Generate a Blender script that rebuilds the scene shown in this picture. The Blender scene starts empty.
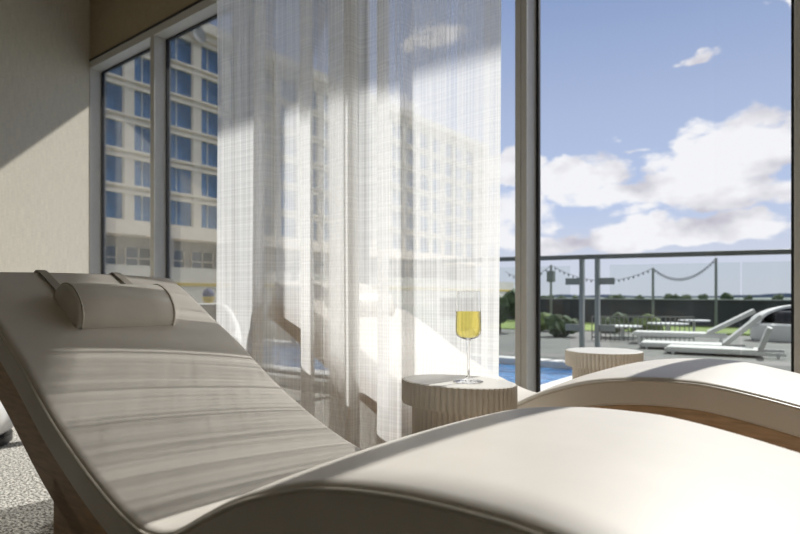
import bpy, bmesh, math, random
from mathutils import Vector, noise
random.seed(7)
S = bpy.context.scene
C = S.collection
PI = math.pi
F = 571.0                       # focal length in pixels of the 800 x 534 frame
YAW = math.radians(37.4)        # the camera looks 37.4 degrees left of the window wall's normal
EYE = 0.88
CO, SI = math.cos(YAW), math.sin(YAW)

def at(px, depth, z=0.0):
    """room point lying `depth` metres ahead of the photographer, in the direction of column px"""
    u = (px - 400) / F
    X = u * depth
    return Vector((X * CO - depth * SI, X * SI + depth * CO, z))

# ------------------------------------------------------------------ materials
def mat(name):
    m = bpy.data.materials.new(name); m.use_nodes = True
    nt = m.node_tree; nt.nodes.clear()
    return m, nt
def N(nt, typ, **kw):
    n = nt.nodes.new(typ)
    for k, v in kw.items():
        if k.startswith('i_'):
            n.inputs[k[2:].replace('_', ' ')].default_value = v
        else:
            setattr(n, k, v)
    return n
def L(nt, a, b): nt.links.new(a, b)
def rgb(r, g, b):
    f = lambda c: ((c/255 + .055)/1.055)**2.4 if c/255 > .04045 else c/255/12.92
    return (f(r), f(g), f(b), 1)

def principled(name, col, rough=.5, var=.06, scale=30, bump=0.0, bscale=200, metallic=0.0, stretch=(1, 1, 1), spec=.5, coord='Object', detail=4):
    m, nt = mat(name)
    out = N(nt, 'ShaderNodeOutputMaterial'); p = N(nt, 'ShaderNodeBsdfPrincipled')
    L(nt, p.outputs[0], out.inputs[0])
    p.inputs['Roughness'].default_value = rough; p.inputs['Metallic'].default_value = metallic
    p.inputs['Specular IOR Level'].default_value = spec
    tc = N(nt, 'ShaderNodeTexCoord'); mp = N(nt, 'ShaderNodeMapping'); mp.inputs['Scale'].default_value = stretch
    L(nt, tc.outputs[coord], mp.inputs[0])
    nz = N(nt, 'ShaderNodeTexNoise'); nz.inputs['Scale'].default_value = scale; nz.inputs['Detail'].default_value = detail
    L(nt, mp.outputs[0], nz.inputs['Vector'])
    mr = N(nt, 'ShaderNodeMapRange'); mr.inputs[1].default_value = .3; mr.inputs[2].default_value = .7
    mr.inputs[3].default_value = 1 - var; mr.inputs[4].default_value = 1 + var
    L(nt, nz.outputs[0], mr.inputs[0])
    mx = N(nt, 'ShaderNodeVectorMath', operation='SCALE'); mx.inputs[0].default_value = col[:3]
    L(nt, mr.outputs[0], mx.inputs['Scale']); L(nt, mx.outputs[0], p.inputs['Base Color'])
    if bump:
        nb = N(nt, 'ShaderNodeTexNoise'); nb.inputs['Scale'].default_value = bscale; nb.inputs['Detail'].default_value = 3
        L(nt, mp.outputs[0], nb.inputs['Vector'])
        b = N(nt, 'ShaderNodeBump'); b.inputs['Strength'].default_value = bump; b.inputs['Distance'].default_value = .002
        L(nt, nb.outputs[0], b.inputs['Height']); L(nt, b.outputs[0], p.inputs['Normal'])
    return m

def pane_material(name, tint, refl=1.0):
    m, nt = mat(name)
    out = N(nt, 'ShaderNodeOutputMaterial')
    tr = N(nt, 'ShaderNodeBsdfTransparent'); tr.inputs[0].default_value = tint
    gl = N(nt, 'ShaderNodeBsdfGlossy'); gl.inputs['Roughness'].default_value = 0.0
    fr = N(nt, 'ShaderNodeFresnel'); fr.inputs[0].default_value = 1.3
    tc = N(nt, 'ShaderNodeTexCoord'); nz = N(nt, 'ShaderNodeTexNoise'); nz.inputs['Scale'].default_value = .6
    L(nt, tc.outputs['Object'], nz.inputs['Vector'])
    mu = N(nt, 'ShaderNodeMath', operation='MULTIPLY')
    mr = N(nt, 'ShaderNodeMapRange'); mr.inputs[3].default_value = .85*refl; mr.inputs[4].default_value = 1.0*refl
    L(nt, nz.outputs[0], mr.inputs[0]); L(nt, mr.outputs[0], mu.inputs[1]); L(nt, fr.outputs[0], mu.inputs[0])
    mx = N(nt, 'ShaderNodeMixShader')
    L(nt, mu.outputs[0], mx.inputs[0]); L(nt, tr.outputs[0], mx.inputs[1]); L(nt, gl.outputs[0], mx.inputs[2])
    L(nt, mx.outputs[0], out.inputs[0])
    return m

def glass_material(name, col, ior, density=None):
    m, nt = mat(name)
    out = N(nt, 'ShaderNodeOutputMaterial'); g = N(nt, 'ShaderNodeBsdfGlass')
    g.inputs['Color'].default_value = col; g.inputs['IOR'].default_value = ior; g.inputs['Roughness'].default_value = 0
    L(nt, g.outputs[0], out.inputs[0])
    return m

def curtain_material(name, base):
    m, nt = mat(name)
    out = N(nt, 'ShaderNodeOutputMaterial')
    uv = N(nt, 'ShaderNodeUVMap'); uv.uv_map = 'UVMap'
    def lines(sx, sy, lo, hi, a, b):
        mp = N(nt, 'ShaderNodeMapping'); mp.inputs['Scale'].default_value = (sx, sy, 1)
        L(nt, uv.outputs[0], mp.inputs[0])
        nz = N(nt, 'ShaderNodeTexNoise'); nz.inputs['Scale'].default_value = 1; nz.inputs['Detail'].default_value = 3; nz.inputs['Roughness'].default_value = .65
        L(nt, mp.outputs[0], nz.inputs['Vector'])
        mr = N(nt, 'ShaderNodeMapRange'); mr.inputs[1].default_value = lo; mr.inputs[2].default_value = hi
        mr.inputs[3].default_value = a; mr.inputs[4].default_value = b
        L(nt, nz.outputs[0], mr.inputs[0]); return mr.outputs[0]
    v = lines(120, .35, .36, .66, 0, .30)      # irregular warp threads
    v2 = lines(16, .15, .35, .65, 0, .10)    # broad warp density
    h = lines(1.2, 125, .42, .68, 0, .12)     # slubby weft threads
    a1 = N(nt, 'ShaderNodeMath', operation='ADD'); L(nt, v, a1.inputs[0]); L(nt, h, a1.inputs[1])
    a2 = N(nt, 'ShaderNodeMath', operation='ADD'); L(nt, a1.outputs[0], a2.inputs[0]); L(nt, v2, a2.inputs[1])
    a3 = N(nt, 'ShaderNodeMath', operation='ADD', use_clamp=True); L(nt, a2.outputs[0], a3.inputs[0]); a3.inputs[1].default_value = base
    di = N(nt, 'ShaderNodeBsdfDiffuse'); di.inputs[0].default_value = (.97, .965, .95, 1)
    tl = N(nt, 'ShaderNodeBsdfTranslucent'); tl.inputs[0].default_value = (.97, .965, .95, 1)
    m1 = N(nt, 'ShaderNodeMixShader'); m1.inputs[0].default_value = .68
    L(nt, di.outputs[0], m1.inputs[1]); L(nt, tl.outputs[0], m1.inputs[2])
    tr = N(nt, 'ShaderNodeBsdfTransparent')
    m2 = N(nt, 'ShaderNodeMixShader'); L(nt, a3.outputs[0], m2.inputs[0]); L(nt, tr.outputs[0], m2.inputs[1]); L(nt, m1.outputs[0], m2.inputs[2])
    L(nt, m2.outputs[0], out.inputs[0])
    return m

def carpet_material():
    m, nt = mat('carpet')
    out = N(nt, 'ShaderNodeOutputMaterial'); p = N(nt, 'ShaderNodeBsdfPrincipled'); p.inputs['Roughness'].default_value = .95
    p.inputs['Specular IOR Level'].default_value = .1
    tc = N(nt, 'ShaderNodeTexCoord')
    mp = N(nt, 'ShaderNodeMapping'); mp.inputs['Scale'].default_value = (1, 1.6, 1); L(nt, tc.outputs['Object'], mp.inputs[0])
    n1 = N(nt, 'ShaderNodeTexNoise'); n1.inputs['Scale'].default_value = 55; n1.inputs['Detail'].default_value = 5; n1.inputs['Roughness'].default_value = .7
    L(nt, mp.outputs[0], n1.inputs['Vector'])
    cr = N(nt, 'ShaderNodeValToRGB'); cr.color_ramp.elements[0].position = .40; cr.color_ramp.elements[1].position = .58
    cr.color_ramp.elements[0].color = rgb(92, 87, 80); cr.color_ramp.elements[1].color = rgb(232, 228, 218)
    L(nt, n1.outputs[0], cr.inputs[0]); L(nt, cr.outputs[0], p.inputs['Base Color'])
    b = N(nt, 'ShaderNodeBump'); b.inputs['Strength'].default_value = .6; b.inputs['Distance'].default_value = .006
    L(nt, n1.outputs[0], b.inputs['Height']); L(nt, b.outputs[0], p.inputs['Normal'])
    L(nt, p.outputs[0], out.inputs[0]); return m

def wallpaper_material(name, col):
    m, nt = mat(name)
    out = N(nt, 'ShaderNodeOutputMaterial'); p = N(nt, 'ShaderNodeBsdfPrincipled'); p.inputs['Roughness'].default_value = .85
    p.inputs['Specular IOR Level'].default_value = .2
    tc = N(nt, 'ShaderNodeTexCoord'); prev = None
    for sc in ((14, 14, 150), (90, 90, 5)):
        mp = N(nt, 'ShaderNodeMapping'); mp.inputs['Scale'].default_value = sc; L(nt, tc.outputs['Object'], mp.inputs[0])
        nz = N(nt, 'ShaderNodeTexNoise'); nz.inputs['Scale'].default_value = 1; nz.inputs['Detail'].default_value = 3
        L(nt, mp.outputs[0], nz.inputs['Vector'])
        mr = N(nt, 'ShaderNodeMapRange'); mr.inputs[1].default_value = .3; mr.inputs[2].default_value = .7; mr.inputs[3].default_value = .9; mr.inputs[4].default_value = 1.08
        L(nt, nz.outputs[0], mr.inputs[0])
        if prev is None: prev = mr.outputs[0]
        else:
            mu = N(nt, 'ShaderNodeMath', operation='MULTIPLY'); L(nt, prev, mu.inputs[0]); L(nt, mr.outputs[0], mu.inputs[1]); prev = mu.outputs[0]
    mx = N(nt, 'ShaderNodeVectorMath', operation='SCALE'); mx.inputs[0].default_value = col[:3]
    L(nt, prev, mx.inputs['Scale']); L(nt, mx.outputs[0], p.inputs['Base Color'])
    b = N(nt, 'ShaderNodeBump'); b.inputs['Strength'].default_value = .25; b.inputs['Distance'].default_value = .003
    L(nt, prev, b.inputs['Height']); L(nt, b.outputs[0], p.inputs['Normal'])
    L(nt, p.outputs[0], out.inputs[0]); return m

def water_material():
    m, nt = mat('pool_water')
    out = N(nt, 'ShaderNodeOutputMaterial'); p = N(nt, 'ShaderNodeBsdfPrincipled'); p.inputs['Roughness'].default_value = .08
    tc = N(nt, 'ShaderNodeTexCoord'); mp = N(nt, 'ShaderNodeMapping'); mp.inputs['Scale'].default_value = (1.2, 2.6, 1)
    L(nt, tc.outputs['Object'], mp.inputs[0])
    nz = N(nt, 'ShaderNodeTexNoise'); nz.inputs['Scale'].default_value = 2.5; nz.inputs['Detail'].default_value = 3
    L(nt, mp.outputs[0], nz.inputs['Vector'])
    cr = N(nt, 'ShaderNodeValToRGB'); cr.color_ramp.elements[0].position = .38; cr.color_ramp.elements[1].position = .62
    cr.color_ramp.elements[0].color = (.03, .15, .42, 1); cr.color_ramp.elements[1].color = (.10, .33, .68, 1)
    L(nt, nz.outputs[0], cr.inputs[0]); L(nt, cr.outputs[0], p.inputs['Base Color'])
    b = N(nt, 'ShaderNodeBump'); b.inputs['Strength'].default_value = .35; b.inputs['Distance'].default_value = .05
    L(nt, nz.outputs[0], b.inputs['Height']); L(nt, b.outputs[0], p.inputs['Normal'])
    L(nt, p.outputs[0], out.inputs[0]); return m

M = {}
M['leather'] = principled('leather', (.745, .692, .618, 1), .42, .025, 9, .10, 420, spec=.35)
M['piping'] = principled('leather_piping', (.62, .57, .49, 1), .35, .03, 40)
M['strap'] = principled('strap_leather', (.44, .40, .34, 1), .5, .05, 40)
M['oak'] = principled('oak', (.52, .35, .21, 1), .5, .2, 10, .08, 60, stretch=(1.2, 9, 9))
M['table'] = principled('table_lacquer', (.68, .635, .56, 1), .4, .03, 18)
M['tabletop'] = principled('table_top_lacquer', (.74, .71, .65, 1), .38, .03, 10)
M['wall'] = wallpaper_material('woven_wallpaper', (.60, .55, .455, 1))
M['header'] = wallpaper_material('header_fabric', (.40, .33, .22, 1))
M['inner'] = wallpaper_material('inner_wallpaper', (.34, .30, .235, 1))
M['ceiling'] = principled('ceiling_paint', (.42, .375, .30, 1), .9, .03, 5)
M['frame'] = principled('window_frame_metal', (.60, .59, .56, 1), .42, .03, 15, metallic=.15)
M['gasket'] = principled('black_gasket', (.012, .012, .013, 1), .6, .1, 30)
M['dark'] = principled('dark_trim', (.025, .022, .02, 1), .6, .1, 20)
M['carpet'] = carpet_material()
M['pane'] = pane_material('window_pane', (.975, .985, .99, 1), .8)
M['rail_pane'] = pane_material('balustrade_pane', (.93, .95, .94, 1), .7)
M['curtain'] = curtain_material('sheer_weave', .45)
M['hem'] = curtain_material('sheer_hem', .64)
M['glass'] = glass_material('crystal_glass', (1, 1, 1, 1), 1.45)
M['wine'] = glass_material('white_wine', (.94, .87, .45, 1), 1.34)
M['white_seat'] = principled('white_upholstery', (.78, .77, .75, 1), .6, .03, 20)
M['black'] = principled('black_metal', (.015, .015, .016, 1), .4, .1, 20)
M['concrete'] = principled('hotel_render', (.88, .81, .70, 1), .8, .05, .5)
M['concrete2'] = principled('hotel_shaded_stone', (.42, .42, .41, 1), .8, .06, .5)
M['hotel_glass'] = principled('hotel_glazing', (.16, .29, .42, 1), .06, .35, .35, metallic=.75, detail=2)
M['shopfront'] = principled('ground_floor_glazing', (.10, .15, .20, 1), .1, .3, .4, metallic=.5)
M['yellow'] = principled('yellow_paint', (.70, .50, .05, 1), .6, .05, 3)
M['blue'] = principled('dark_blue_paint', (.03, .06, .22, 1), .5, .1, 10)
M['water'] = water_material()
M['coping'] = principled('white_coping', (.80, .80, .78, 1), .6, .04, 6)
M['paving'] = principled('terrace_paving', (.14, .142, .13, 1), .8, .12, 1.4)
M['land'] = principled('far_land', (.16, .19, .17, 1), .9, .35, .05)
M['grass'] = principled('grass', (.17, .24, .05, 1), .9, .25, 1.5)
M['rail'] = principled('rail_metal', (.20, .215, .20, 1), .4, .05, 8, metallic=.3)
M['post'] = principled('post_metal', (.30, .33, .32, 1), .4, .05, 8, metallic=.3)
M['fence'] = principled('dark_fence_mesh', (.040, .043, .052, 1), .8, .25, 1.3)
M['fence_cap'] = principled('fence_cap', (.35, .36, .38, 1), .6, .05, 3)
M['leaf'] = principled('foliage', (.055, .085, .035, 1), .8, .5, 6)
M['leaf2'] = principled('light_foliage', (.14, .19, .06, 1), .8, .5, 6)
M['hill'] = principled('blue_hills', (.14, .18, .26, 1), .9, .1, .01)
M['bark'] = principled('bark', (.10, .07, .05, 1), .9, .2, 8)
M['bulb'] = principled('bulb_glass', (.10, .10, .10, 1), .3, .1, 20)
M['sling'] = principled('white_sling_fabric', (.62, .62, .60, 1), .7, .04, 30)
M['white_metal'] = principled('white_powder_coat', (.78, .78, .77, 1), .4, .03, 20)
M['grey_cushion'] = principled('charcoal_cushion', (.03, .032, .04, 1), .9, .1, 20)
M['ext_wall'] = principled('outer_render', (.60, .58, .55, 1), .8, .05, .6)

# ------------------------------------------------------------------ mesh helpers
class MB:
    def __init__(self): self.v = []; self.f = []; self.uv = None
    def add(self, vs, fs):
        o = len(self.v); self.v += [tuple(p) for p in vs]; self.f += [tuple(i + o for i in f) for f in fs]; return self
    def box(self, x0, x1, y0, y1, z0, z1):
        vs = [(x, y, z) for z in (z0, z1) for y in (y0, y1) for x in (x0, x1)]
        return self.add(vs, [(0, 2, 3, 1), (4, 5, 7, 6), (0, 1, 5, 4), (2, 6, 7, 3), (0, 4, 6, 2), (1, 3, 7, 5)])
    def bar(self, a, b, w, h):
        """rectangular bar from a to b, w wide (level), h tall"""
        a = Vector(a); b = Vector(b); d = (b - a).normalized()
        up = Vector((0, 0, 1)) if abs(d.z) < .95 else Vector((1, 0, 0))
        s = d.cross(up).normalized(); n = s.cross(d).normalized()
        vs = [p + s*i*w/2 + n*j*h/2 for p in (a, b) for i, j in ((-1, -1), (1, -1), (1, 1), (-1, 1))]
        return self.add(vs, [(3, 2, 1, 0), (4, 5, 6, 7), (0, 1, 5, 4), (1, 2, 6, 5), (2, 3, 7, 6), (3, 0, 4, 7)])
    def tube(self, pts, r, n=8, closed=False):
        pts = [Vector(p) for p in pts]; rings = []
        for i, p in enumerate(pts):
            if closed: t = pts[(i+1) % len(pts)] - pts[i-1]
            else: t = pts[min(i+1, len(pts)-1)] - pts[max(i-1, 0)]
            t.normalize(); up = Vector((0, 0, 1)) if abs(t.z) < .9 else Vector((0, 1, 0))
            s = t.cross(up).normalized(); q = s.cross(t)
            rings.append([p + s*r*math.cos(2*PI*k/n) + q*r*math.sin(2*PI*k/n) for k in range(n)])
        return self.rings(rings, closed, caps=not closed)
    def rings(self, rings, closed=False, caps=True):
        n = len(rings[0]); vs = [p for r in rings for p in r]; fs = []
        m = len(rings)
        for i in range(m if closed else m-1):
            j = (i+1) % m
            for k in range(n):
                fs.append((i*n+k, i*n+(k+1) % n, j*n+(k+1) % n, j*n+k))
        if caps:
            fs.append(tuple(range(n-1, -1, -1))); fs.append(tuple((m-1)*n+k for k in range(n)))
        return self.add(vs, fs)
    def lathe(self, prof, n=48, c=(0, 0, 0)):
        rings = [[(c[0]+r*math.cos(2*PI*k/n), c[1]+r*math.sin(2*PI*k/n), c[2]+z) for k in range(n)] for r, z in prof]
        return self.rings(rings)
    def build(self, name, m, parent=None, smooth=False, bevel=0, loc=None, seg=2):
        me = bpy.data.meshes.new(name); me.from_pydata(self.v, [], self.f)
        bm = bmesh.new(); bm.from_mesh(me); bmesh.ops.recalc_face_normals(bm, faces=bm.faces); bm.to_mesh(me); bm.free()
        me.materials.append(m)
        o = bpy.data.objects.new(name, me); C.objects.link(o)
        if smooth:
            for p in me.polygons: p.use_smooth = True
            try: me.set_sharp_from_angle(angle=math.radians(40))
            except Exception: pass
        if bevel:
            b = o.modifiers.new('bevel', 'BEVEL'); b.width = bevel; b.segments = seg; b.limit_method = 'ANGLE'; b.angle_limit = math.radians(50)
        if parent: o.parent = parent
        if loc: o.location = loc
        return o
def tag(o, label, cat, group=None):
    o['label'] = label; o['category'] = cat
    if group: o['group'] = group
    return o
def empty(name, loc=(0, 0, 0), rz=0):
    o = bpy.data.objects.new(name, None); C.objects.link(o); o.location = loc; o.rotation_euler = (0, 0, rz); o.empty_display_size = .1
    return o
def struct(o): o['kind'] = 'structure'; return o
def dup(root, loc, rz=None):
    r = root.copy(); C.objects.link(r); r.location = loc
    if rz is not None: r.rotation_euler = (0, 0, rz)
    for ch in list(root.children):
        c = ch.copy(); C.objects.link(c); c.parent = r
        for g in list(ch.children):
            d = g.copy(); C.objects.link(d); d.parent = c
    return r
def spline(pts, n):
    """Catmull-Rom resampling of (x, z) points at even x"""
    out = []; m = len(pts)
    x0, x1 = pts[0][0], pts[-1][0]
    sl = []
    for i in range(m):
        a = pts[max(i-1, 0)]; b = pts[min(i+1, m-1)]; sl.append((b[1]-a[1])/(b[0]-a[0]))
    for k in range(n):
        x = x0 + (x1-x0)*k/(n-1); i = 0
        while i < m-2 and x > pts[i+1][0]: i += 1
        h = pts[i+1][0]-pts[i][0]; t = (x-pts[i][0])/h
        z = (2*t**3-3*t**2+1)*pts[i][1] + (t**3-2*t**2+t)*h*sl[i] + (-2*t**3+3*t**2)*pts[i+1][1] + (t**3-t**2)*h*sl[i+1]
        out.append((x, z))
    return out

# ------------------------------------------------------------------ the room
WIN = 3.80      # room face of the window frames
XL, XR, YB = -8.5, 4.76, -3.4
CEIL = 5.14
HEAD = EYE + 3.27      # underside of the window head
struct(MB().box(XL-.2, XR+.2, YB-.2, 4.0, -.15, 0).build('floor', M['carpet']))
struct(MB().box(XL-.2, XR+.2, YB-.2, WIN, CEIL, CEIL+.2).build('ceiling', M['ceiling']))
WA = math.radians(25)          # the left wall meets the window wall at an acute angle
wl_ = struct(MB().box(-.2, 0, -8.4, .2, 0, CEIL).build('wall_left', M['wall'], loc=(XL, WIN, 0))); wl_.rotation_euler = (0, 0, WA)
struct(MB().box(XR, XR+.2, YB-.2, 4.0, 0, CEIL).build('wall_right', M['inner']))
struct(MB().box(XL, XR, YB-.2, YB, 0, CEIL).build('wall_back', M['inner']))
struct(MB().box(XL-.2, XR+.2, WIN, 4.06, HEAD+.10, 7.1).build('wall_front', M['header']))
struct(MB().box(XL, XR, WIN-.012, WIN, HEAD+.10, HEAD+.125).build('trim_1', M['dark']))
struct(MB().box(XL, XR, WIN-.004, 4.02, HEAD, HEAD+.10).build('trim_2', M['frame'], bevel=.004))
struct(MB().box(XL, XR, WIN-.004, 4.02, 0, .09).build('trim_3', M['frame'], bevel=.004))
STEP = 1.668
edges = [-.185 + STEP*k for k in range(-5, 4)]       # left edges of the mullions
n = 4
for k, x in enumerate(edges):
    if k == 0: b = MB().box(XL-.04, XL+.012, WIN-.004, 4.02, .09, HEAD)
    elif k == len(edges)-1: b = MB().box(XR-.09, XR, WIN-.004, 4.02, .09, HEAD)
    else:
        b = MB().box(x, x+.044, WIN-.004, 4.02, .09, HEAD).box(x+.048, x+.092, WIN-.004, 4.02, .09, HEAD).box(x+.04, x+.052, WIN+.004, 4.0, .09, HEAD)
    struct(b.build('trim_%d' % n, M['frame'], bevel=.003)); n += 1
for k in range(len(edges)-1):
    x0 = edges[k]+.092 if k else XL+.012
    x1 = edges[k+1] if k < len(edges)-2 else XR-.09
    w = struct(empty('window_%d' % (k+1), ((x0+x1)/2, 3.97, .09))); hw = (x1-x0)/2; H = HEAD-.09
    MB().box(-hw+.005, hw-.005, -.006, .006, .005, H-.005).build('pane', M['pane'], w)
    g = MB(); t = .022
    g.box(-hw, -hw+t, -.016, .016, 0, H).box(hw-t, hw, -.016, .016, 0, H).box(-hw+t, hw-t, -.016, .016, 0, t).box(-hw+t, hw-t, -.016, .016, H-t, H)
    g.build('gasket', M['gasket'], w)
# the building's own overhang above the windows
struct(MB().box(-15, 9, 4.06, 7.1, EYE+5.84, EYE+6.2).build('roof_overhang', M['ext_wall']))

# ------------------------------------------------------------------ wave lounger
UN = .6
raw = [(-3.68, .112), (-3.466, .010), (-3.2, -.142), (-2.93, -.29), (-2.6, -.495), (-2.4, -.60), (-2.2, -.69), (-2.0, -.762), (-1.85, -.790),
       (-1.7, -.766), (-1.53, -.675), (-1.4, -.605), (-1.26, -.545), (-1.04, -.477), (-.78, -.440), (-.52, -.434), (-.4, -.445),
       (-.25, -.470), (-.09, -.503), (.1, -.548), (.3, -.60), (.5, -.655)]
PROF = spline([(t*UN, EYE + .010 + h*UN) for t, h in raw], 110)
HW = .36
def frames(pr):
    out = []
    for i, (x, z) in enumerate(pr):
        a = pr[max(i-1, 0)]; b = pr[min(i+1, len(pr)-1)]
        tx, tz = b[0]-a[0], b[1]-a[1]; l = math.hypot(tx, tz); out.append((x, z, tx/l, tz/l))
    return out
FR = frames(PROF)
def surf(x):
    for i in range(len(FR)-1):
        if FR[i+1][0] >= x:
            t = (x-FR[i][0])/(FR[i+1][0]-FR[i][0]); return tuple(FR[i][k]*(1-t)+FR[i+1][k]*t for k in range(4))
    return FR[-1]
def put(fr, y, nrm):      # point at width y, distance nrm along the surface normal
    x, z, tx, tz = fr; return Vector((x - tz*nrm, y, z + tx*nrm))
def mattress_section(th, inset=0.0):
    r = .022; dr = .015; hw = HW-inset; pts = []
    pts.append((-hw+.008, -th)); pts.append((-hw, -th+.008))
    pts += [(-hw, -.050), (-hw, -dr)]
    for k in range(1, 7):
        a = PI/2*k/6; pts.append((-hw + r*(1-math.cos(a)), -dr + dr*math.sin(a)))
    for k in range(1, 8):
        y = (-hw+r) + (2*hw-2*r)*k/8; pts.append((y, .009*(1-(y/hw)**2)))
    for k in range(6, 0, -1):
        a = PI/2*k/6; pts.append((hw - r*(1-math.cos(a)), -dr + dr*math.sin(a)))
    pts += [(hw, -dr), (hw, -.050), (hw, -th+.008), (hw-.008, -th)]
    return pts
def make_lounger():
    root = empty('wave_lounger')
    TH = .09
    rings = []
    sec = mattress_section(TH); cy = 0; cn = -TH/2
    def ring(fr, shift, shrink):
        out = []
        for y, nn in sec:
            yy = y - math.copysign(min(abs(y), shrink), y); k = (nn-cn)
            n2 = cn + math.copysign(max(abs(k)-shrink, 0), k)
            p = put(fr, yy, n2); out.append(p + Vector((fr[2]*shift, 0, fr[3]*shift)))
        return out
    R = .022
    for a in (0, 30, 60): rings.append(ring(FR[0], -R*math.cos(math.radians(a)), R*(1-math.sin(math.radians(a)))))
    for fr in FR: rings.append(ring(fr, 0, 0))
    for a in (60, 30, 0): rings.append(ring(FR[-1], R*math.cos(math.radians(a)), R*(1-math.sin(math.radians(a)))))
    MB().rings(rings).build('mattress', M['leather'], root, smooth=True)
    loop = [put(f, -HW, -.013) for f in FR]
    e = FR[-1]; ex = Vector((e[2]*R, 0, e[3]*R)); h = FR[0]; hx = Vector((h[2]*R, 0, h[3]*R))
    loop += [put(e, -HW+.03, -.013)+ex, put(e, HW-.03, -.013)+ex]
    loop += [put(f, HW, -.013) for f in reversed(FR)]
    loop += [put(h, HW-.03, -.013)-hx, put(h, -HW+.03, -.013)-hx]
    MB().tube(loop, .0045, 8, closed=True).build('piping', M['piping'], root, smooth=True)
    # bent oak deck under the mattress
    hw = HW-.006; WT = .105; rg = []
    for f in FR: rg.append([put(f, -hw, -TH), put(f, hw, -TH), put(f, hw, -TH-WT), put(f, -hw, -TH-WT)])
    MB().rings(rg).build('wooden_deck', M['oak'], root, bevel=.004)
    # side panels standing on the floor, with an arched opening below the knees
    for s in (-1, 1):
        xs = [-1.55 + 1.62*k/60 for k in range(61)]; cols = []
        y0, y1 = sorted((s*hw, s*(hw-.045)))
        for x in xs:
            top = put(surf(x), 0, -TH-WT+.02).z; zb = 0.0
            c = -.52; w = .40
            if abs(x-c) < w: zb = .27*math.sqrt(1-((x-c)/w)**2)
            zb = min(zb, top-.03)
            cols.append([Vector((x, y0, zb)), Vector((x, y1, zb)), Vector((x, y1, top)), Vector((x, y0, top))])
        MB().rings(cols).build('side_panel', M['oak'], root)
    MB().box(-1.50, -1.06, -hw+.045, hw-.045, 0, .18).build('cross_box', M['oak'], root)
    # half round head pillow with its two straps
    f = surf(-1.955); hl = .165; rings = []
    def D(y, k):
        pts = []
        for j in range(25):
            a = PI*j/24; pts.append((-.104*k*math.cos(a), .088*k*math.sin(a)**.85))
        pts += [(.06, -.006), (-.06, -.006)]
        T = Vector((f[2], 0, f[3])); Nn = Vector((-f[3], 0, f[2])); o = Vector((f[0], y, f[1])) + Nn*.006
        return [o + T*a + Nn*b for a, b in pts]
    for y, k in ((-hl, .90), (-hl+.004, .965), (-hl+.012, 1), (-hl*.5, 1.01), (0, 1.015), (hl*.5, 1.01), (hl-.012, 1), (hl-.004, .965), (hl, .90)):
        rings.append(D(y, k))
    pil = MB().rings(rings).build('head_pillow', M['leather'], root, smooth=True)
    for y in (-hl+.012, hl-.012):
        MB().tube(D(y, 1.0)[:25], .0035, 6).build('pillow_piping', M['piping'], pil, smooth=True)
    for y in (-.135, .125):
        c = []
        xs = [-2.03 - (2.03-2.205)*-1*k/8 for k in range(9)]
        for x in xs:
            g = surf(x); c.append((put(g, y, .013), Vector((-g[3], 0, g[2]))))
        g = FR[0]; T = Vector((g[2], 0, g[3])); nn = Vector((-g[3], 0, g[2]))
        for a in (20, 50, 80, 90):
            ar = math.radians(a); c.append((put(g, y, 0) - T*.030*math.sin(ar) + nn*(.012 - .028*(1-math.cos(ar))), nn*math.cos(ar) - T*math.sin(ar)))
        c.append((put(g, y, -.09) - T*.030, -T))
        rg = []
        for p, q in c:
            yv = Vector((0, .014, 0)); rg.append([p-yv, p+yv, p+yv+q*.004, p-yv+q*.004])
        MB().rings(rg).build('strap', M['strap'], pil)
    return root
lounger = make_lounger()
lounger.location = (0, .96, 0)
tag(lounger, 'cream leather wave lounger in the foreground, in front of the sheer curtain', 'lounger', 'wave loungers')
l2 = dup(lounger, (-.03, 2.26, 0))
tag(l2, 'cream leather wave lounger nearer the window, its head end behind the sheer curtain', 'lounger', 'wave loungers')

# ------------------------------------------------------------------ fluted side tables
def side_table(loc, rx, ry, h, label):
    root = empty('side_table', loc)
    def fl(n, ax, ay, z, dep, k=10):
        out = []
        for i in range(n*k):
            a = 2*PI*i/(n*k); d = dep*(1-abs(math.sin(PI*i/k)))
            out.append(Vector(((ax-d)*math.cos(a), (ay-d)*math.sin(a), z)))
        return out
    n = 60; rim = .077
    rg = [fl(n, rx-.004, ry-.004, h-rim, .005), fl(n, rx, ry, h-rim+.006, .009), fl(n, rx, ry, h-.007, .009), fl(n, rx-.002, ry-.002, h-.002, .005), fl(n, rx-.012, ry-.012, h, .0)]
    MB().rings(rg, caps=False).add(fl(n, rx-.004, ry-.004, h-rim, .005), [tuple(range(n*10))]).build('fluted_rim', M['table'], root, smooth=True)
    top = [Vector(((rx-.012)*math.cos(2*PI*i/96), (ry-.012)*math.sin(2*PI*i/96), h)) for i in range(96)]
    bot = [p - Vector((0, 0, .02)) for p in top]
    MB().rings([bot, top]).build('table_top', M['tabletop'], root)
    n = 50; q = .81
    rg = [fl(n, rx*q, ry*q, z, .009) for z in (.012, h-rim)]
    MB().rings(rg).build('fluted_base', M['table'], root, smooth=True)
    pl = [[Vector((rx*q*.94*math.cos(2*PI*i/64), ry*q*.94*math.sin(2*PI*i/64), z)) for i in range(64)] for z in (0, .014)]
    MB().rings(pl).build('plinth', M['dark'], root)
    return tag(root, label, 'side table', 'fluted side tables')
TH_ = EYE - .268
side_table((-.965, 1.565, 0), .199, .138, TH_, 'fluted oval side table holding the wine glass, in front of the curtain')
side_table((-.930, 2.90, 0), .186, .186, TH_, 'fluted round side table with a bare top, close to the window glass')

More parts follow.
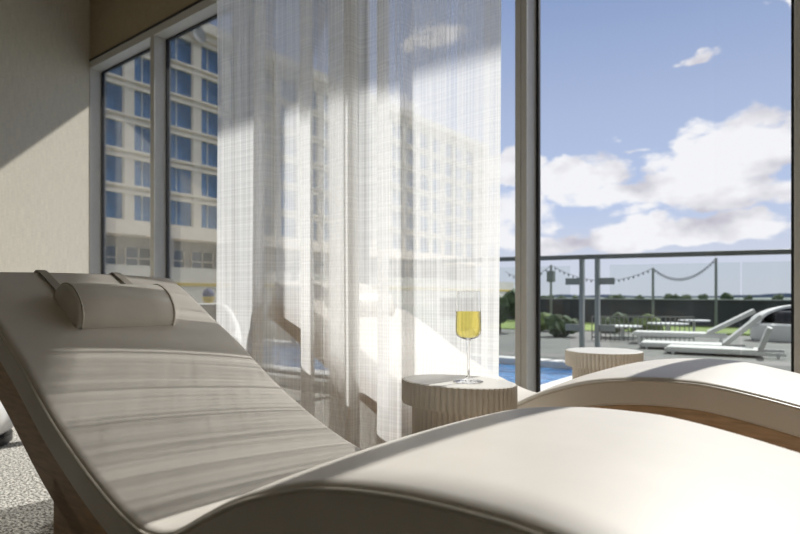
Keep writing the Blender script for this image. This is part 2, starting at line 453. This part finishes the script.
# ------------------------------------------------------------------ wine glass and wine
gp = Vector((-.925, 1.565, TH_ + .0005))
def glass_profile():
    outer = [(.0005, 0), (.020, 0), (.044, 0), (.0475, .0012), (.0475, .0022), (.040, .0042), (.020, .0065), (.009, .0105), (.0050, .020), (.0042, .05), (.0042, .10), (.0050, .122),
             (.0085, .1325), (.022, .1365), (.033, .1420), (.0395, .1510), (.0415, .1620), (.0412, .185), (.0402, .215), (.0380, .250), (.0355, .2855)]
    inner = [(.0350, .2860), (.0345, .2855), (.0370, .250), (.0392, .215), (.0402, .185), (.0404, .1628), (.0385, .1530), (.0325, .1445), (.0218, .1392), (.009, .1372), (.0005, .1366)]
    return outer + inner
g = MB().lathe(glass_profile(), 64).build('wine_glass', M['glass'], smooth=True, loc=gp)
tag(g, 'clear stemmed wine glass standing on the oval side table', 'wine glass')
wl = .222
wp = [(.0005, .1368), (.009, .1374), (.0218, .1394), (.0324, .1447), (.0384, .1532), (.0403, .1630), (.0401, .185), (.0391, .215), (.0388, wl), (.030, wl-.0005), (.0005, wl-.0005)]
w = MB().lathe(wp, 64).build('wine', M['wine'], smooth=True, loc=gp)
tag(w, 'pale yellow white wine half filling the stemmed glass', 'wine')

# ------------------------------------------------------------------ sheer curtain
CY = 1.79
def cx(px): return CY*math.tan(math.atan((px-400)/F) - YAW)
def fold(a, b):     # cloth doubles back between columns a and b
    A, B = cx(a), cx(b); w = B-A
    return [(A+.1*w, CY-.012), (B-.004, CY-.030), (B+.012, CY-.006), (A+.3*w, CY+.008), (A-.004, CY+.018), (A-.004, CY+.034), (A+.4*w, CY+.036), (B+.03, CY+.022)]
def pleat(a, b, d):   # a soft box pleat standing out towards the room
    w = cx(b)-cx(a)
    k = d*.15
    return [(cx(a), CY+.014), (cx(a)-k*.3, CY-d*.25), (cx(a)-k*.75, CY-d*.75), (cx(a)-k+.14*w, CY-d), (cx(b)-k-.14*w, CY-d), (cx(b)-k*.75, CY-d*.75), (cx(b)-k*.3, CY-d*.25), (cx(b), CY+.014)]
path = [(cx(214), CY+.010), (cx(221), CY-.02), (cx(230), CY-.012), (cx(246), CY+.014)]
path += pleat(263, 274, .055)
path += [(cx(284), CY+.020), (cx(300), CY+.026)]
path += pleat(311, 323, .060)
path += fold(326, 350)
path += pleat(353, 359, .045)
path += [(cx(371), CY+.022)]
path += pleat(386, 411, .062)
path += [(cx(420), CY+.020), (cx(440), CY+.024), (cx(462), CY+.012), (cx(482), CY+.005)]
hem = [(cx(482), CY+.005), (cx(490), CY+.001), (cx(500), CY+.004)]
def cat2(pts, per):
    out = []; m = len(pts); P = [Vector(p) for p in pts]
    for i in range(m-1):
        p0, p1, p2, p3 = P[max(i-1, 0)], P[i], P[i+1], P[min(i+2, m-1)]
        for k in range(per):
            t = k/per
            out.append(.5*((2*p1) + (p2-p0)*t + (2*p0-5*p1+4*p2-p3)*t*t + (3*p1-p0-3*p2+p3)*t**3))
    out.append(P[-1]); return out
def cloth(name, pts, m, parent, u0, lift=0):
    pl = cat2(pts, 7); zs = [.02 + (CEIL-.05-.02)*k/40 for k in range(41)]
    vs = []; uvs = []; arc = u0
    for i, p in enumerate(pl):
        if i: arc += (p-pl[i-1]).length
        for z in zs:
            k = z/CEIL
            lean = (.032*(1-arc/.25) if arc < .25 else 0)*(z/3.2 - .35)
            wob = .008*math.sin(arc*9 + z*1.3)*(1-k) + .006*noise.noise(Vector((arc*3, z*.8, 0)))
            vs.append((p.x + lean + .010*noise.noise(Vector((arc*2, z*.6, 4)))*(1-k*.5), p.y + wob + lift, z)); uvs.append((arc, z))
    nz = len(zs); fs = []
    for i in range(len(pl)-1):
        for j in range(nz-1): fs.append((i*nz+j, (i+1)*nz+j, (i+1)*nz+j+1, i*nz+j+1))
    me = bpy.data.meshes.new(name); me.from_pydata(vs, [], fs); me.materials.append(m)
    uvl = me.uv_layers.new(name='UVMap')
    for lp in me.loops: uvl.data[lp.index].uv = uvs[lp.vertex_index]
    for p in me.polygons: p.use_smooth = True
    o = bpy.data.objects.new(name, me); C.objects.link(o); o.parent = parent
    return o, arc
cur = empty('sheer_curtain')
tag(cur, 'floor length white sheer curtain hanging in folds between the two loungers', 'curtain')
o, arc = cloth('cloth', path, M['curtain'], cur, 0)
cloth('side_hem', hem, M['hem'], cur, arc)
tr_ = MB().box(-6.0, 3.5, CY-.02, CY+.03, CEIL-.045, CEIL).build('curtain_track', M['white_metal'], bevel=.003)
tag(tr_, 'slim white ceiling track that carries the sheer curtain', 'curtain track')

# ------------------------------------------------------------------ white tub chairs
def tub_chair(loc, rz, label):
    root = empty('tub_chair', loc, rz)
    MB().lathe([(.01, 0), (.34, 0), (.35, .01), (.35, .05), (.01, .05)], 48).build('base_ring', M['black'], root, smooth=True)
    MB().lathe([(.01, .05), (.30, .05), (.36, .09), (.40, .17), (.41, .26), (.385, .33), (.33, .36), (.01, .375)], 48).build('seat', M['white_seat'], root, smooth=True)
    rings = []
    for k in range(37):
        a = math.radians(-20 + 220*k/36); e = min(k, 36-k)/10; e = min(e, 1); top = .52 + .30*(e*e*(3-2*e))
        r0, r1 = .33, .44
        prof = [(r0, .30), (r1-.02, .24), (r1, .34), (r1+.01, top-.07), (r1-.02, top-.015), (r1-.055, top), (r0+.02, top-.015), (r0, top-.07)]
        rings.append([Vector((r*math.cos(a), r*math.sin(a), z)) for r, z in prof])
    MB().rings(rings).build('backrest', M['white_seat'], root, smooth=True)
    return tag(root, label, 'armchair', 'white tub chairs')
tub_chair((-4.78, 3.05, 0), math.radians(60), 'white rounded tub chair by the window behind the left end of the curtain')
tub_chair((-4.16, 1.02, 0), math.radians(80), 'white rounded tub chair on a black base at the lower left edge of the photo')

# ------------------------------------------------------------------ outside ground, terrace, pool
G = -.03
struct(MB().box(-16, -2.12, 4.02, 4.65, -.35, G).box(-2.12, 14, 4.02, 15.5, -.35, G).box(-16, -2.12, 7.75, 15.5, -.35, G).build('terrace_floor', M['paving']))
struct(MB().box(-2500, 2500, 4.1, 4000, -.9, -.4).build('ground', M['land']))
def strip(a, b, c, d, z0, z1): return MB().add([(*p, z) for z in (z0, z1) for p in (a, b, c, d)], [(0, 1, 2, 3), (4, 5, 6, 7), (0, 1, 5, 4), (1, 2, 6, 5), (2, 3, 7, 6), (3, 0, 4, 7)])
pool = empty('swimming_pool', (-9, 6.2, G))
tag(pool, 'blue swimming pool with white coping outside the window', 'swimming pool')
MB().box(-6.9, 6.65, -1.5, 1.45, -.30, -.06).build('water', M['water'], pool)
MB().box(-7.0, 6.88, -1.55, -1.30, -.32, .03).box(-7.0, 6.88, 1.30, 1.55, -.32, .03).box(6.63, 6.88, -1.30, 1.30, -.32, .03).box(-7.0, -6.75, -1.3, 1.3, -.32, .03).build('coping', M['coping'], pool, bevel=.015)
lawn = strip(at(480, 16.5).xy, at(820, 13.2).xy, at(820, 60).xy, at(480, 60).xy, -.42, G+.02).build('lawn', M['grass'])
struct(lawn)

# glass balustrade, not quite parallel with the window wall
P0 = Vector((-3.67, 8.33, 0)); P1 = Vector((-.48, 9.11, 0)); BD = (P1-P0).normalized()
def on_rail(px):
    u = (px-400)/F; d = Vector((u*CO - SI, u*SI + CO, 0))
    den = d.x*BD.y - d.y*BD.x
    k = (P0.x*BD.y - P0.y*BD.x)/den
    return d*k
RZ = EYE + .60
bal = empty('glass_balustrade', (P0.x, P0.y, G)); tag(bal, 'frameless glass balustrade with a grey metal top rail beyond the pool', 'balustrade')
inv = Vector((-P0.x, -P0.y, -G))
def loc_(p, z): return Vector((p.x, p.y, z)) + inv
A = P0 - BD*4.5; B = P0 + BD*8.5
MB().bar(loc_(A, RZ), loc_(B, RZ), .06, .068).build('top_rail', M['rail'], bal, bevel=.008)
pA, pB = on_rail(582), on_rail(597.5)
def post(p): 
    MB().bar(loc_(p, G), loc_(p, RZ-.03), .085, .06).build('post', M['post'], bal, bevel=.006)
for p in (A, pA, pB, P1+BD*1.2, B): post(p)
segs = [(A+BD*.08, pA-BD*.16), (pB+BD*.16, P1+BD*1.12), (P1+BD*1.28, B-BD*.08)]
for a, b in segs:
    L_ = (b-a).length; nn = max(1, round(L_/1.9))
    for i in range(nn):
        q0 = a + BD*(L_*i/nn + .012); q1 = a + BD*(L_*(i+1)/nn - .012)
        MB().bar(loc_(q0, (G+.05+RZ-.13)/2), loc_(q1, (G+.05+RZ-.13)/2), .014, RZ-.13-G-.05).build('glass_panel', M['rail_pane'], bal)
for p, s in ((pA, -1), (pB, 1)):
    for z in (EYE+.235, .42):
        MB().bar(loc_(p+BD*s*.03, z), loc_(p+BD*s*.24, z), .05, .10).build('clamp', M['post'], bal, bevel=.005)

# dark fence at the far side of the lawn
fa, fb = at(440, 23.5), at(860, 15.0)
fen = empty('boundary_fence', (fa.x, fa.y, G)); tag(fen, 'long dark boundary fence with a pale cap beyond the lawn', 'fence')
o_ = Vector((fa.x, fa.y, G)); d_ = (fb-fa)
MB().bar(Vector((0, 0, .46)), d_ + Vector((0, 0, .40)), .10, .80).build('panel', M['fence'], fen)
MB().bar(Vector((0, 0, .875)), d_ + Vector((0, 0, .815)), .16, .03).build('cap', M['fence_cap'], fen)

# festoon lights between slim poles
poles = [(551, 17.5, 265), (653, 16.4, 268), (716, 15.5, 258)]
tops = []
texts = ['slim dark light pole with a small lamp box, left of the paired balustrade posts', 'slim dark light pole in the middle of the row of festoon poles', 'slim dark light pole at the right end of the festoon string']
for (px, dep, py), tx in zip(poles, texts):
    p = at(px, dep, G); zt = EYE + (297-py)/F*dep - G
    root = empty('light_pole', p); tag(root, tx, 'light pole', 'festoon light poles')
    MB().lathe([(.01, 0), (.038, 0), (.034, zt), (.01, zt+.01)], 12).build('pole', M['rail'], root, smooth=True)
    MB().lathe([(.01, 0), (.11, 0), (.11, .02), (.01, .03)], 16).build('foot', M['rail'], root)
    if px == 551: MB().box(-.10, .10, -.10, .10, zt-.52, zt-.18).build('lamp_box', M['rail'], root, bevel=.01)
    tops.append(Vector((p.x, p.y, p.z+zt)))
def cat_pts(a, b, sag, n): return [a.lerp(b, k/n) - Vector((0, 0, sag*4*(k/n)*(1-k/n))) for k in range(n+1)]
le = at(505, 18.5, tops[0].z-.15)
fst = empty('festoon_lights', tops[1]); tag(fst, 'string of festoon light bulbs sagging between the slim poles', 'string lights')
cab = MB(); bp = []
for a, b, sg, k in ((le, tops[0], .30, 10), (tops[0], tops[1], .42, 22), (tops[1], tops[2], .42, 24)):
    pts = [p - tops[1] for p in cat_pts(a, b, sg, k)]; cab.tube(pts, .007, 6); bp += pts[1:-1]
cab.build('cable', M['black'], fst)
bm_ = MB().lathe([(.002, -.075), (.018, -.068), (.024, -.048), (.015, -.02), (.011, 0), (.002, .005)], 10).build('bulb', M['bulb'], fst, smooth=True)
bm_.location = bp[0]
for p in bp[1:]:
    c = bm_.copy(); C.objects.link(c); c.parent = fst; c.location = p

# ------------------------------------------------------------------ poolside loungers, pod, low railing
def sun_lounger(loc, rz, ang, blen, hs, label):
    root = empty('sun_lounger', loc, rz)
    MB().box(-1.25, 0, -.30, .30, hs, hs+.035).build('seat', M['sling'], root, bevel=.006)
    c, s = math.cos(math.radians(ang)), math.sin(math.radians(ang))
    b = MB(); n = Vector((-s, 0, c))*.035; e = Vector((c, 0, s))*blen; o = Vector((.03, 0, hs+.03))
    vs = [o + Vector((0, y, 0)) + p + q for p in (Vector((0, 0, 0)), e) for y in (-.30, .30) for q in (-n, n)]
    b.add(vs, [(0, 1, 3, 2), (4, 6, 7, 5), (0, 4, 5, 1), (2, 3, 7, 6), (0, 2, 6, 4), (1, 5, 7, 3)])
    b.build('backrest', M['sling'], root, bevel=.006)
    MB().box(-1.25, .35, -.33, -.29, hs-.04, hs+.01).box(-1.25, .35, .29, .33, hs-.04, hs+.01).box(-1.27, -1.23, -.33, .33, hs-.04, hs+.01).build('frame', M['white_metal'], root)
    for x in (-1.15, .25):
        for y in (-.31, .31): MB().box(x-.02, x+.02, y-.02, y+.02, 0, hs-.03).build('leg', M['white_metal'], root)
    return tag(root, label, 'sun lounger', 'sun loungers on the terrace')
sun_lounger(at(706, 10.8, G), YAW-math.atan(306/F), 30, .86, .20, 'white sun lounger with a low raised back, farthest of the three outside')
sun_lounger(at(722, 9.7, G), YAW-math.atan(324/F), 43, .72, .08, 'white sun lounger with a steeper raised back, middle of the three outside')
sun_lounger(at(758, 8.75, G), YAW-math.atan(358/F), 70, .36, .08, 'white sun lounger with a nearly upright back, nearest the right window frame')
pod = empty('daybed_pod', at(812, 12.0, G), YAW); tag(pod, 'pale curved daybed pod with a dark hollow at the right edge of the terrace', 'daybed')
rings = []
for k in range(21):
    a = math.radians(-10 + 200*k/20); r = []
    for j in range(13):
        b = math.radians(90*j/12); r.append(Vector((1.25*math.cos(a)*math.cos(b), .75*math.sin(a)*math.cos(b), .35 + .42*math.sin(b))))
    for j in range(12, -1, -1):
        b = math.radians(90*j/12); r.append(Vector((1.17*math.cos(a)*math.cos(b), .68*math.sin(a)*math.cos(b), .35 + .37*math.sin(b))))
    rings.append(r)
MB().rings(rings).build('shell', M['white_seat'], pod, smooth=True)
MB().lathe([(.01, .0), (.7, 0), (.72, .05), (.72, .33), (.68, .36), (.01, .36)], 40).build('base', M['white_seat'], pod, smooth=True).scale = (1.7, 1, 1)
MB().box(-.75, .75, .05, .45, .36, .66).build('cushion', M['grey_cushion'], pod, bevel=.06, seg=3)
MB().box(-.85, -.32, -.42, -.05, .36, .62).build('bolster', M['grey_cushion'], pod, bevel=.08, seg=3)
# slim railing
ra, rb = at(592, 12.0, G), at(694, 11.7, G)
rl = empty('low_railing', ra); tag(rl, 'low thin-barred metal railing on the terrace beyond the glass balustrade', 'railing')
dd = rb-ra
MB().bar(Vector((0, 0, .50)), dd+Vector((0, 0, .50)), .03, .025).build('handrail', M['rail'], rl)
MB().bar(Vector((0, 0, .07)), dd+Vector((0, 0, .07)), .03, .025).build('bottom_rail', M['rail'], rl)
pk = MB().box(-.008, .008, -.008, .008, 0, .5).build('picket', M['rail'], rl)
for i in range(1, 23):
    c = pk.copy(); C.objects.link(c); c.parent = rl; c.location = dd*(i/22)
# pale tables / planters on the terrace
def outdoor_table(p, r, h, label):
    root = empty('outdoor_table', p)
    MB().lathe([(.01, h-.03), (r, h-.03), (r, h), (.01, h)], 32).build('table_top', M['white_metal'], root)
    MB().lathe([(.01, 0), (.22, 0), (.20, .02), (.03, .05), (.03, h-.03), (.01, h-.03)], 20).build('pedestal', M['white_metal'], root)
    return tag(root, label, 'table', 'outdoor tables')
outdoor_table(at(622, 12.6, G), .42, .28, 'low white round table left of the others beyond the balustrade')
outdoor_table(at(668, 13.4, G), .45, .30, 'low white round table behind the thin-barred railing')
outdoor_table(at(694, 14.2, G), .36, .34, 'low white round table nearest the dark fence')

# ------------------------------------------------------------------ plants
def foliage(r, h, n, seed):
    rnd = random.Random(seed); b = MB()
    ico = bmesh.new(); bmesh.ops.create_icosphere(ico, subdivisions=2, radius=1); base = [v.co.copy() for v in ico.verts]
    fs = [tuple(v.index for v in f.verts) for f in ico.faces]; ico.free()
    for i in range(n):
        c = Vector((rnd.uniform(-1, 1)*r*.6, rnd.uniform(-1, 1)*r*.6, h*rnd.uniform(.35, .78))); q = r*rnd.uniform(.38, .62)
        b.add([c + v*q*(1 + .45*noise.noise(v*2.3 + c*3)) * 1.0 for v in base], fs)
    return b
def tree(kind, p, r, h, seed, label, m, group, trunk=True):
    root = empty(kind, p)
    foliage(r, h, 9, seed).build('crown', m, root)
    MB().lathe([(.005, 0), (.06*h/2, 0), (.035*h/2, h*.5), (.005, h*.5)], 8).build('trunk', M['bark'], root)
    return tag(root, label, 'tree' if kind == 'tree' else 'shrub', group)
far = [(486, 120), (508, 105), (548, 96), (562, 130), (577, 125), (607, 92), (616, 100), (640, 150), (672, 120), (686, 128), (702, 150), (726, 118), (748, 160), (776, 150)]
desc = ['behind the curtain hem', 'in the gap beside the curtain hem', 'left of the pole with the lamp box', 'right of the pole with the lamp box', 'just left of the paired posts',
        'just right of the paired posts', 'second right of the paired posts', 'left of the middle festoon pole', 'right of the middle festoon pole', 'midway between the two right festoon poles',
        'left of the right hand festoon pole', 'right of the right hand festoon pole', 'above the sun lounger backs', 'beside the right window frame']
for i, (px, dep) in enumerate(far):
    h = .35 + dep*.0062 + .5*random.random()
    tree('tree', at(px, dep, -.4), h*(.7 + .5*random.random()), h+.4, 40+i, 'small dark tree on the horizon ' + desc[i], M['leaf'], 'trees on the horizon')
near = [(500, 14.5, .55, 1.0, 'bushy green shrub in the gap between curtain and window frame', M['leaf']),
        (546, 15.2, .30, .42, 'low pale green shrub just right of the window frame', M['leaf2']),
        (566, 13.0, .38, .38, 'low dark shrub left of the paired balustrade posts', M['leaf']),
        (612, 14.6, .40, .42, 'low dark shrub right of the paired balustrade posts', M['leaf']),
        (646, 14.8, .42, .36, 'low green shrub in front of the fence behind the tables', M['leaf2'])]
for i, (px, dep, r, h, tx, m) in enumerate(near):
    tree('shrub', at(px, dep, G), r, h, 80+i, tx, m, 'shrubs on the terrace')
hb = MB(); vs = []; nx = 120
for i in range(nx+1):
    x = -900 + 2600*i/nx; hh = 5 + 9*noise.noise(Vector((x*.004, 1.3, 0))) + 4*noise.noise(Vector((x*.016, 5, 0)))
    hh = max(hh, 1.5)
    vs.append([Vector((x, 1500, -1)), Vector((x, 1500, hh)), Vector((x, 1560, hh)), Vector((x, 1560, -1))])
hb.rings(vs).build('distant_hills', M['hill']); struct(bpy.data.objects['distant_hills'])

# ------------------------------------------------------------------ hotel wing at right angles to the window wall
HX = -50.0
hot = empty('hotel_building', (HX, 50, -.4)); tag(hot, 'tall white hotel wing with rows of blue windows outside at the left', 'building')
hz = lambda z: z + EYE + .4
Y0, Y1 = -35.0, 41.5        # local extent along its facade
top = hz(27.3)
MB().box(-14, -.35, Y0, Y1, hz(5.6), top).build('core_wall', M['concrete'], hot)
wb = MB(); pitch = 3.4; ys = [22.8-50 + pitch*k for k in range(-2, 19)]
zt = [hz(9.2 + 3.15*k) for k in range(6)]
for y in ys: wb.box(-.35, 0, y-.9, y, hz(5.6), zt[-1]+.1)
wb.box(-.35, 0, ys[-1]+2.5, Y1, hz(5.6), top); wb.box(-.35, 0, Y0, ys[0]-.9, hz(5.6), top)
wb.build('pier', M['concrete'], hot)
for i, z in enumerate(zt):
    MB().box(-.35, .06, Y0, Y1, z, z+.26).box(-.35, -.16, Y0, Y1, z+.26, z+.56 if i < 5 else top-1.0).box(-.35, .12, Y0, Y1, z+.56, z+.75).build('floor_band', M['concrete'], hot)
MB().box(-.35, .10, Y0, Y1, hz(6.2), zt[0]-2.4).box(-.4, .45, Y0, Y1, hz(5.55), hz(6.25)).build('podium_cornice', M['concrete'], hot)
MB().box(-14, .30, Y0, Y1, top-1.0, top).build('parapet', M['concrete'], hot)
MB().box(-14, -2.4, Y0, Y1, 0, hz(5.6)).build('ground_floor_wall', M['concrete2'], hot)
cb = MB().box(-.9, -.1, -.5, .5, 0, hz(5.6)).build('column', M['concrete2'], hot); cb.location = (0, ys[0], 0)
for y in ys[2::2]:
    c = cb.copy(); C.objects.link(c); c.parent = hot; c.location = (0, y, 0)
sg = MB().box(-2.4, -2.3, .3, 2.9, hz(1.4), hz(4.6))
sg = sg.build('shop_window', M['shopfront'], hot); sg.location = (0, ys[0], 0)
for b in (MB().box(-2.32, -2.22, .25, 2.95, hz(3.55), hz(3.68)).box(-2.32, -2.22, 1.5, 1.62, hz(1.4), hz(4.6)).box(-2.32, -2.22, .25, .37, hz(1.4), hz(4.6)).box(-2.32, -2.22, 2.83, 2.95, hz(1.4), hz(4.6)),):
    b.build('shop_window_frame', M['concrete'], sg)
for y in ys[1:]:
    c = sg.copy(); C.objects.link(c); c.parent = hot; c.location = (0, y, 0)
    for gch in list(sg.children):
        d = gch.copy(); C.objects.link(d); d.parent = c
MB().box(-.6, 5.2, Y0, Y1, 0, hz(2.55)).build('podium_wall', M['concrete'], hot)
MB().box(5.2, 5.26, Y0, Y1, hz(.95), hz(1.22)).build('yellow_stripe', M['yellow'], hot)
wm = MB().box(-.30, -.26, 0, 2.5, -2.4, 0).build('window', M['hotel_glass'], hot)
fm = MB().box(-.28, -.18, 0, .08, -2.4, 0).box(-.28, -.18, 2.42, 2.5, -2.4, 0).box(-.28, -.18, .78, .84, -2.4, 0).box(-.28, -.18, 0, 2.5, -2.4, -2.3).build('window_frame', M['concrete'], wm)
cnt = 0; rest = MB()
for yk, y in enumerate(ys):
    for z in zt:
        cnt += 1
        if cnt == 1: wm.location = (0, y, z); continue
        if cnt > 96: rest.box(-.30, -.26, y, y+2.5, z-2.4, z); continue
        c = wm.copy(); C.objects.link(c); c.parent = hot; c.location = (0, y, z)
        d = fm.copy(); C.objects.link(d); d.parent = c
r = rest.build('window_rows', M['hotel_glass'], hot); r['kind'] = 'stuff'
dz = hz(25.6)
di = MB().rings([[Vector((.55 + .12*(1-q*q)*-1, -17.6 + .75*q*math.cos(2*PI*k/32), dz + .75*q*math.sin(2*PI*k/32))) for k in range(32)] for q in (.05, .35, .65, 1.0)] +
                [[Vector((.62 + .12*(1-q*q)*-1, -17.6 + .75*q*math.cos(2*PI*k/32), dz + .75*q*math.sin(2*PI*k/32))) for k in range(32)] for q in (1.0, .65, .35, .05)])
di.bar(Vector((.2, -17.6, dz)), Vector((.5, -17.6, dz)), .12, .12)
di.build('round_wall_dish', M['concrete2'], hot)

# low white parapet with a small yellow and blue pot on it
pp = at(207, 16.0)
lw = MB().box(-.2, .2, -3, 3, 0, .74).build('low_wall', M['coping'], loc=(pp.x, pp.y+.5, G)); tag(lw, 'low white wall outside the left window carrying a yellow and blue pot', 'wall')
pt = empty('plant_pot', (pp.x+.05, pp.y, G+.74)); tag(pt, 'small yellow pot with a dark blue top on the low white wall outside', 'pot')
MB().lathe([(.01, 0), (.11, 0), (.17, .16), (.16, .18), (.01, .18)], 20).build('bowl', M['yellow'], pt, smooth=True)
MB().lathe([(.01, .18), (.15, .18), (.165, .25), (.13, .34), (.06, .40), (.01, .41)], 20).build('planting', M['blue'], pt, smooth=True)

# ------------------------------------------------------------------ sun, sky, camera
AZ = math.radians(9.0); EL = math.radians(42.9)
sd = Vector((math.sin(AZ)*math.cos(EL), math.cos(AZ)*math.cos(EL), math.sin(EL)))
sl = bpy.data.lights.new('sun', 'SUN'); sl.energy = 4.55; sl.angle = math.radians(.55); sl.color = (1, .975, .93)
so = bpy.data.objects.new('sun', sl); C.objects.link(so); so.rotation_euler = sd.to_track_quat('Z', 'Y').to_euler(); so.location = (3, 12, 14)

w = bpy.data.worlds.new('sky'); S.world = w; w.use_nodes = True; nt = w.node_tree; nt.nodes.clear()
out = N(nt, 'ShaderNodeOutputWorld'); bg = N(nt, 'ShaderNodeBackground'); L(nt, bg.outputs[0], out.inputs[0]); bg.inputs[1].default_value = 1.0
tc = N(nt, 'ShaderNodeTexCoord'); sp = N(nt, 'ShaderNodeSeparateXYZ'); L(nt, tc.outputs['Generated'], sp.inputs[0])
def mth(op, a, b=None, clamp=False):
    n = N(nt, 'ShaderNodeMath', operation=op, use_clamp=clamp)
    for i, v in enumerate((a, b)):
        if v is None: continue
        if isinstance(v, (int, float)): n.inputs[i].default_value = v
        else: L(nt, v, n.inputs[i])
    return n.outputs[0]
az = mth('ARCTAN2', sp.outputs[0], sp.outputs[1])      # 0 along +Y, positive to the right
el = mth('ARCSINE', sp.outputs[2])
def ae(px, py):
    u = (px-400)/F; v = (297-py)/F; return math.atan(u)-YAW, math.atan(v/math.sqrt(1+u*u))
cv = N(nt, 'ShaderNodeCombineXYZ'); L(nt, az, cv.inputs[0]); L(nt, mth('MULTIPLY', el, 1.7), cv.inputs[1])
n1 = N(nt, 'ShaderNodeTexNoise'); n1.inputs['Scale'].default_value = 11; n1.inputs['Detail'].default_value = 8; n1.inputs['Roughness'].default_value = .55; L(nt, cv.outputs[0], n1.inputs['Vector'])
n2 = N(nt, 'ShaderNodeTexNoise'); n2.inputs['Scale'].default_value = 7; n2.inputs['Detail'].default_value = 6; L(nt, cv.outputs[0], n2.inputs['Vector'])
nw = N(nt, 'ShaderNodeTexNoise'); nw.inputs['Scale'].default_value = 13; nw.inputs['Detail'].default_value = 5; L(nt, cv.outputs[0], nw.inputs['Vector'])
sw = N(nt, 'ShaderNodeSeparateXYZ'); L(nt, nw.outputs['Color'], sw.inputs[0])
azw = mth('ADD', az, mth('MULTIPLY', mth('SUBTRACT', sw.outputs[0], .5), .16))
elw = mth('ADD', el, mth('MULTIPLY', mth('SUBTRACT', sw.outputs[1], .5), .06))
blobs = [(742, 146, 84, 36, 1.05), (690, 172, 70, 24, .9), (575, 172, 58, 20, .95), (640, 190, 120, 17, .75), (700, 190, 130, 20, .9), (720, 226, 90, 20, 1.0), (650, 232, 80, 18, .9), (570, 243, 90, 14, .85),
         (640, 212, 60, 10, .4), (700, 57, 36, 8, .45), (640, 156, 24, 6, .5), (598, 142, 14, 5, .15), (505, 170, 40, 22, .95), (795, -2, 40, 8, .6), (430, 38, 50, 20, .35), (470, 215, 90, 40, .8), (380, 120, 90, 40, .6),
         (860, 190, 80, 60, .9), (960, 120, 140, 90, 1.0), (1250, 60, 330, 260, 1.0), (205, 10, 60, 15, .4)]  # the big cloud right of the view is added to brighten the hotel facade
den = None
for px, py, rx, ry, a in blobs:
    A0, E0 = ae(px, py); A1, _ = ae(px+rx, py); _, E1 = ae(px, py-ry)
    x = mth('DIVIDE', mth('SUBTRACT', azw, A0), A1-A0); y = mth('DIVIDE', mth('SUBTRACT', elw, E0), E1-E0)
    q = mth('SUBTRACT', 1.0, mth('ADD', mth('MULTIPLY', x, x), mth('MULTIPLY', y, y)))
    q = mth('ADD', mth('MAXIMUM', q, -1.0), a-1.0)
    den = q if den is None else mth('MAXIMUM', den, q)
ns = mth('MULTIPLY', mth('SUBTRACT', n1.outputs[0], .5), 2.6)
den = mth('ADD', den, ns)
mask = N(nt, 'ShaderNodeMapRange', interpolation_type='SMOOTHSTEP'); mask.inputs[1].default_value = -.05; mask.inputs[2].default_value = .45
L(nt, den, mask.inputs[0])
# bright broken cloud deck added above the view to fill-light curtain, leather and hotel
hi = N(nt, 'ShaderNodeMapRange', interpolation_type='SMOOTHSTEP'); hi.inputs[1].default_value = .53; hi.inputs[2].default_value = .68
L(nt, mth('ADD', el, mth('MULTIPLY', mth('SUBTRACT', n1.outputs[0], .5), .12)), hi.inputs[0])
# clear sky by elevation
cr = N(nt, 'ShaderNodeValToRGB'); L(nt, mth('DIVIDE', el, PI/2), cr.inputs[0])
E = cr.color_ramp.elements
E[0].position = 0; E[0].color = (.62, .64, .72, 1)
E[1].position = .045; E[1].color = (.60, .64, .76, 1)
for p, c in ((.10, (.47, .56, .78, 1)), (.19, (.40, .48, .69, 1)), (.30, (.26, .345, .57, 1)), (.55, (.20, .29, .54, 1)), (1.0, (.16, .23, .46, 1))):
    e = E.new(p); e.color = c
# cloud colour: bright tops, grey bases
cc = N(nt, 'ShaderNodeValToRGB'); cc.color_ramp.elements[0].position = .33; cc.color_ramp.elements[0].color = (.52, .50, .57, 1)
cc.color_ramp.elements[1].position = .50; cc.color_ramp.elements[1].color = (.90, .885, .91, 1)
L(nt, n2.outputs[0], cc.inputs[0])
mx = N(nt, 'ShaderNodeMix', data_type='RGBA'); L(nt, mth('MAXIMUM', mask.outputs[0], hi.outputs[0]), mx.inputs[0]); L(nt, cr.outputs[0], mx.inputs[6]); L(nt, cc.outputs[0], mx.inputs[7])
L(nt, mx.outputs[2], bg.inputs[0])
L(nt, mth('ADD', 1.0, mth('MULTIPLY', hi.outputs[0], .25)), bg.inputs[1])

cam = bpy.data.cameras.new('camera'); co = bpy.data.objects.new('camera', cam); C.objects.link(co)
co.location = (0, 0, EYE); co.rotation_euler = (PI/2, 0, YAW)
cam.sensor_fit = 'HORIZONTAL'; cam.sensor_width = 36; cam.lens = F/800*36; cam.shift_y = 30/800
cam.clip_start = .02; cam.clip_end = 6000
cam.dof.use_dof = True; cam.dof.focus_distance = 1.85; cam.dof.aperture_fstop = 3.2
S.camera = co
v = S.view_settings; v.view_transform = 'Standard'; v.look = 'None'; v.gamma = 1; v.use_curve_mapping = False; v.exposure = 0.12
S.cycles.max_bounces = 12; S.cycles.diffuse_bounces = 6; S.cycles.transparent_max_bounces = 24; S.cycles.transmission_bounces = 12; S.cycles.glossy_bounces = 5
